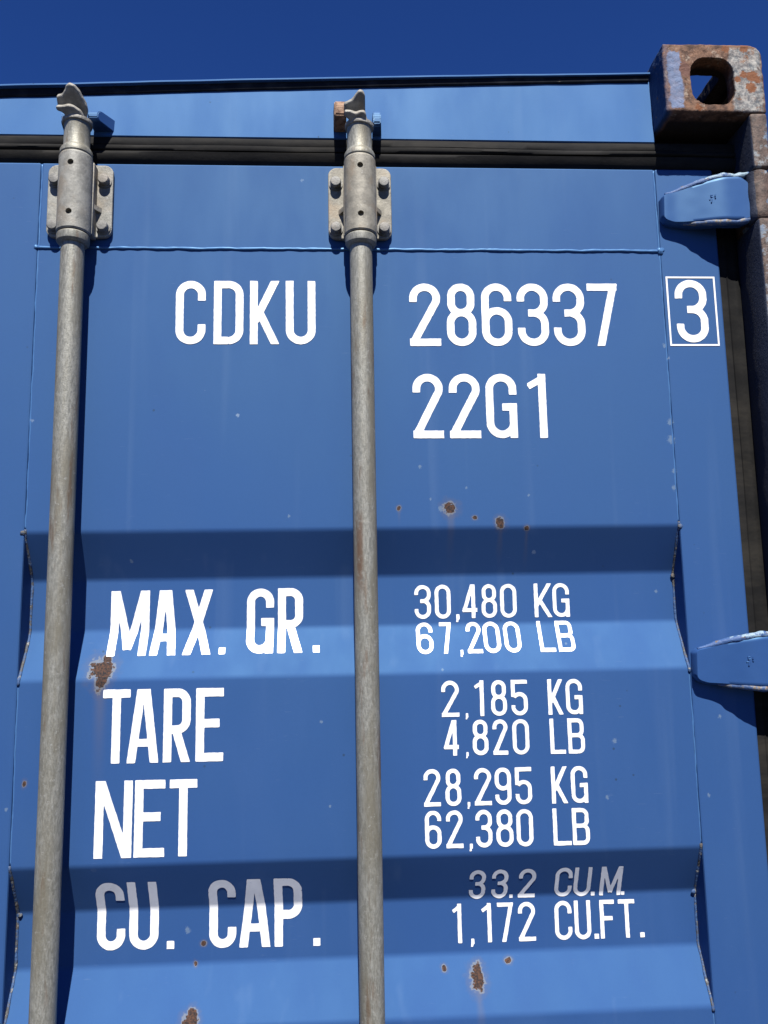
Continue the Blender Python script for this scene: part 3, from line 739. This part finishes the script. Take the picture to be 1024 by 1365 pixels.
def cam_mesh(xb, turn=0.0, outs=(UP_OUT, LO_OUT)):
    bm = bmesh.new(); b = bmesh.new()
    add_extrude(b, outs[0], ((0, -.0020, 2.4735), U_, V_), .0105, .0030, 3)
    add_extrude(b, outs[1], ((.001, -.0080, 2.4560), U_, V_), .0100, .0030, 3)
    add_lathe(b, [(.0205, 2.4490), (.0222, 2.4500), (.0226, 2.4520), (.0226, 2.4555), (.0215, 2.4550), (.0150, 2.4600), (.0120, 2.4700), (.0100, 2.4800)], .0, .0, 32)
    merge(bm, b, Matrix.Translation((xb, YB, 0)) @ Matrix.Rotation(turn, 4, 'Z'))
    for v in bm.verts: v.co += Vector(noise.noise_vector(v.co * 120)) * .0006
    return bm_mesh(bm)
def bracket_mesh(xb, seed):
    bm = bmesh.new()
    add_extrude(bm, stadium(xb, 2.3385, .0500, .0600, .0135), ((0, DD - .0008, 0), (1, 0, 0), (0, 0, 1)), .0068, .0016, 2)
    plate = bm_mesh(bm)
    bm = bmesh.new(); add_lathe(bm, [(.0232, 2.2705), (.0248, 2.2730), (.0248, 2.3935), (.0232, 2.3965)], xb, YB, 56)
    sl = bm_mesh(bm)
    cuts = []
    for z in (2.2960, 2.3750):
        b = bmesh.new(); bmesh.ops.create_cone(b, cap_ends=True, segments=20, radius1=.0046, radius2=.0046, depth=.02)
        b.transform(Matrix.Translation((xb, YB - .0270, z)) @ Matrix.Rotation(rad(90), 4, 'X')); cuts.append(bm_mesh(b))
    sl = boolean(sl, cuts)
    bm = bmesh.new(); bm.from_mesh(sl)
    t = bmesh.new(); t.from_mesh(plate); merge(bm, t)
    # cheeks joining the sleeve to the plate, with a small web at mid height
    for s in (-1, 1):
        add_extrude(bm, [(xb + s * .0185, 2.2745), (xb + s * .0262, 2.2745), (xb + s * .0262, 2.3925), (xb + s * .0185, 2.3925)][::s], ((0, DD - .004, 0), (1, 0, 0), (0, 0, 1)), .022, .0020, 2)
        b = bmesh.new(); W = [b.verts.new(c) for c in ((xb + s * .0225, YB + .004, 2.3185), (xb + s * .0225, DD - .006, 2.3185), (xb + s * .0350, DD - .006, 2.3185),
                                                          (xb + s * .0225, YB + .004, 2.3260), (xb + s * .0225, DD - .006, 2.3260), (xb + s * .0350, DD - .006, 2.3260))]
        for fc in ((0, 1, 2), (5, 4, 3), (0, 2, 5, 3), (0, 3, 4, 1), (1, 4, 5, 2)): b.faces.new([W[i] for i in fc])
        bmesh.ops.recalc_face_normals(b, faces=b.faces); merge(bm, b)
    return bm_mesh(bm)
def bolt_mesh(x, z, seed):
    bm = bmesh.new(); b = bmesh.new(); rr = random.Random(seed)
    add_lathe(b, [(.0108, .0), (.0108, .0025), (.0086, .0027), (.0086, .0105), (.0072, .0122), (.0030, .0128)], 0, 0, 24)
    merge(bm, b, Matrix.Translation((x + rr.uniform(-.0008, .0008), DD - .0072, z + rr.uniform(-.0008, .0008))) @ Matrix.Rotation(rad(90), 4, 'X'))
    return bm_mesh(bm)
def bar_mesh(xb, top=2.2600):
    bm = bmesh.new()
    add_lathe(bm, [(.0168, .20), (.0172, .205)] + [(.0172, .205 + (top - .205) * k / 40) for k in range(1, 41)], xb, YB, 48)
    add_lathe(bm, [(.0176, 2.2530), (.0205, 2.2540), (.0236, 2.2570), (.0240, 2.2585), (.0240, 2.2672), (.0228, 2.2692), (.019, 2.2698)], xb, YB, 48)      # stop collar under the sleeve
    add_lathe(bm, [(.0190, 2.3968), (.0230, 2.3972), (.0240, 2.3990), (.0240, 2.4045), (.0226, 2.4075), (.0202, 2.4105), (.0194, 2.4130), (.0194, 2.4480), (.0200, 2.4500)], xb, YB, 48)
    return bm_mesh(bm)
def make_bar(xb, idx, front):
    o = link('locking_bar', bar_mesh(xb), 'galv', box_root, 28)
    k = 'bracket' if idx == 0 else 'bracket_warm'
    link('bearing_bracket', bracket_mesh(xb, idx), k, o, 22)
    for j, (dx, z) in enumerate(((-.038, 2.3700), (.038, 2.3700), (-.038, 2.2935), (.038, 2.2935))):
        link('bolt', bolt_mesh(xb + dx, z, idx * 10 + j), 'bolt', o, 35)
    link('locking_cam', cam_mesh(xb, rad(8) if idx == 0 else 0.0, (UP_OUT, LO_OUT) if idx == 0 else (UP_OUT2, LO_OUT2)), 'cam', o)
    # the lower end: same bearing and cam turned over, plus the hand lever
    for me, nm, mt in ((bracket_mesh(xb, idx), 'bearing_bracket', k), (cam_mesh(xb), 'locking_cam', 'cam')):
        me.transform(Matrix.Translation((0, 0, 2.600)) @ Matrix.Diagonal((1, 1, -1, 1))); me.flip_normals(); link(nm, me, mt, o, 45)
    bm = bmesh.new(); add_lathe(bm, [(.022, .93), (.026, .935), (.026, .995), (.022, 1.0)], xb, YB, 32)
    add_box(bm, min(xb, xb + front * .33), max(xb, xb + front * .33), YB - .034, YB - .026, .945, .985, .003)
    link('lever_handle', bm_mesh(bm), 'galv', o, 40)
    return o
BARS = (0.1358, 0.5711)
make_bar(BARS[0], 0, 1); make_bar(BARS[1], 1, -1)

# keepers welded to the header either side of each cam
def keeper(name, mat, dims, **k): return link(name, lug_mesh(*dims, **k), mat, header)
x = BARS[0]
keeper('cam_keeper', 'keeper', (x + .0150, x + .0300, 2.4610, 2.4800, .0230), base=.0160)
keeper('cam_keeper', 'keeper', (x - .0270, x - .0190, 2.4570, 2.4880, .0270), base=.004, side=-1)
x = BARS[1]
keeper('cam_keeper', 'rust_lug', (x - .0385, x - .0200, 2.4660, 2.5020, .0150), base=.002, side=-1, )
keeper('cam_keeper', 'keeper', (x + .0220, x + .0345, 2.4590, 2.4910, .0240), base=.002)
for xx in (-BARS[0], -BARS[1]):
    keeper('cam_keeper', 'keeper', (xx - .030, xx - .018, 2.457, 2.490, .025), base=.004, side=-1); keeper('cam_keeper', 'keeper', (xx + .018, xx + .030, 2.457, 2.490, .025), base=.004)

# ------------------------------------------------------------------ corner castings
def casting_mesh():
    x0, x1, y0, y1, z0, z1 = 1.057, 1.219, 0.0, .178, 2.473, 2.591
    b = bmesh.new()
    bmesh.ops.create_cube(b, size=1.0, matrix=Matrix.Translation(((x0 + x1) / 2, (y0 + y1) / 2, (z0 + z1) / 2)) @ Matrix.Diagonal((x1 - x0, y1 - y0, z1 - z0, 1)))
    def pick(f): return [e for e in b.edges if all(f(v.co) for v in e.verts)]
    ed = pick(lambda c: c.x > x1 - 1e-4 and c.z > z1 - 1e-4)
    bmesh.ops.bevel(b, geom=ed, offset=.020, segments=7, profile=.5, affect='EDGES')
    ed = [e for e in b.edges if e.is_manifold and e.calc_face_angle(0) > rad(35)]
    bmesh.ops.bevel(b, geom=ed, offset=.0028, segments=3, profile=.5, affect='EDGES')
    me = bm_mesh(b); cuts = []
    bm = bmesh.new(); add_box(bm, x0 + .020, x1 - .020, y0 + .027, y1 - .020, z0 + .020, z1 - .0255); cuts.append(bm_mesh(bm))
    bm = bmesh.new(); add_extrude(bm, stadium(1.1354, 2.5263, .0352, .0408, .0255, 8), ((0, .04, 0), (1, 0, 0), (0, 0, 1)), .08); cuts.append(bm_mesh(bm))
    bm = bmesh.new(); add_extrude(bm, stadium(1.1395, .096, .0325, .054, .016, 8), ((0, 0, 2.53), (1, 0, 0), (0, 1, 0)), .10); cuts.append(bm_mesh(bm))
    bm = bmesh.new(); add_extrude(bm, stadium(.089, 2.532, .0395, .0255, .0250, 8), ((1.16, 0, 0), (0, 1, 0), (0, 0, 1)), .10); cuts.append(bm_mesh(bm))
    me = boolean(me, cuts)
    return me
cm = casting_mesh()
def cast_skin(me):
    """fine voxel skin pushed about so that faces are pitted and edges ragged like sand-cast steel"""
    o = bpy.data.objects.new('tmp', me); C.objects.link(o)
    m = o.modifiers.new('r', 'REMESH'); m.mode = 'VOXEL'; m.voxel_size = .0014
    bpy.context.view_layer.update()
    out = bpy.data.meshes.new_from_object(o.evaluated_get(bpy.context.evaluated_depsgraph_get())); bpy.data.objects.remove(o)
    n = len(out.vertices); co = np.empty(n * 3, 'f'); out.vertices.foreach_get('co', co); co = co.reshape(-1, 3)
    nr = np.empty(n * 3, 'f'); out.vertex_normals.foreach_get('vector', nr); nr = nr.reshape(-1, 3)
    for i in range(n):
        c = Vector(co[i]); k = noise.noise(c * 45) * .0007 + noise.noise(c * 130 + Vector((5, 2, 1))) * .0006 + min(0, noise.noise(c * 75 + Vector((1, 7, 3))) + .25) * .0016
        co[i] += nr[i] * k
    out.vertices.foreach_set('co', co.ravel()); out.update()
    return out
cast = link('corner_casting', cast_skin(cm.copy()), 'casting', box_root, 180)
for sx, sz in ((-1, 1), (1, -1), (-1, -1)):
    m = cm.copy()
    m.transform(Matrix.Translation((0, 0, 0 if sz > 0 else 2.591)) @ Matrix.Diagonal((sx, 1, sz, 1)))
    if sx * sz < 0: m.flip_normals()
    link('corner_casting', m, 'post', box_root, 35)

# corner posts, split by the hinge lugs
def post_mesh():
    bm = bmesh.new(); cuts = [2.4727]
    for z in HZ: cuts += [z + .0415, z - .0415]
    cuts.append(.118)
    for i in range(0, len(cuts), 2):
        z1, z0 = cuts[i], cuts[i + 1]
        b = bmesh.new(); add_box(b, 1.1905, 1.2185, .0, .10, z0, z1, .005, 3)
        bmesh.ops.subdivide_edges(b, edges=[e for e in b.edges if abs(e.verts[0].co.z - e.verts[1].co.z) > .05], cuts=30)
        for v in b.verts: v.co += Vector(noise.noise_vector(v.co * 26)) * .0011
        merge(bm, b)
    add_box(bm, 1.1925, 1.2165, .045, .10, .118, 2.472)
    add_box(bm, 1.1450, 1.2000, .108, .16, .118, 2.472)
    return bm_mesh(bm)
pm = post_mesh()
link('corner_post', pm, 'post', box_root, 40)
link('corner_post', mirrored(pm), 'post', box_root, 40)

# ------------------------------------------------------------------ the other door leaf and the rest of the box
d2 = link('door', mirrored(door.data), 'blue', box_root, None, label='plain left-hand door leaf')
link('door_panel', mirrored(skin.data), 'blue', d2, 180)
for g in (gt, gr): link('gasket', mirrored(g.data), 'rubber', d2, 50)
for nm, me, mt, sm in HPARTS:
    mm = mirrored(me)
    for z in HZ: link(nm, mm, mt, d2).location.z = z
bars = [o for o in box_root.children if o.name.startswith('locking_bar')]
for o in bars:
    ch = list(o.children); c = o.copy(); C.objects.link(c); xb = o.data.vertices[0].co.x
    dx = -2 * (BARS[0] if o is bars[0] else BARS[1]); c.location.x = dx
    for p in ch:
        q = p.copy(); C.objects.link(q); q.parent = c
LEN = 6.058
box('door_sill', 'blue', box_root, (-1.057, 1.057, .03, .16, .02, .155), .004)
box('meeting_gasket', 'rubber', box_root, (-.0035, .0035, DD + .008, DD + .05, ZB, 2.405), .0005)
def corr(n, amp, length):
    pts = []
    for i in range(n):
        y = length * i / n; s = length / n
        pts += [(y, 0), (y + s * .25, 0), (y + s * .5, amp), (y + s * .75, amp)]
    return pts + [(length, 0)]
def side_wall(sx):
    V = []; F = []; pr = corr(20, .036, LEN - .36)
    for y, d in pr:
        for z in (.16, 2.50): V.append((sx * (1.205 - d), .18 + y, z))
    for i in range(len(pr) - 1): a = 2 * i; F.append((a, a + 2, a + 3, a + 1))
    me = bpy.data.meshes.new('side'); me.from_pydata(V, [], F); me.update(); return me
for sx in (-1, 1):
    link('side_wall', side_wall(sx), 'blue', box_root)
    box('top_rail', 'blue', box_root, (min(sx * 1.15, sx * 1.212), max(sx * 1.15, sx * 1.212), .178, LEN - .178, 2.50, 2.56), .006)
    box('bottom_rail', 'blue', box_root, (min(sx * 1.15, sx * 1.212), max(sx * 1.15, sx * 1.212), .178, LEN - .178, .02, .16), .006)
box('roof_panel', 'blue', box_root, (-1.15, 1.15, .242, LEN - .05, 2.535, 2.556), .003)
box('floor_panel', 'void', box_root, (-1.15, 1.15, .18, LEN - .05, .13, .16), .002)
box('end_wall', 'blue', box_root, (-1.20, 1.20, LEN - .05, LEN, .02, 2.58), .004)
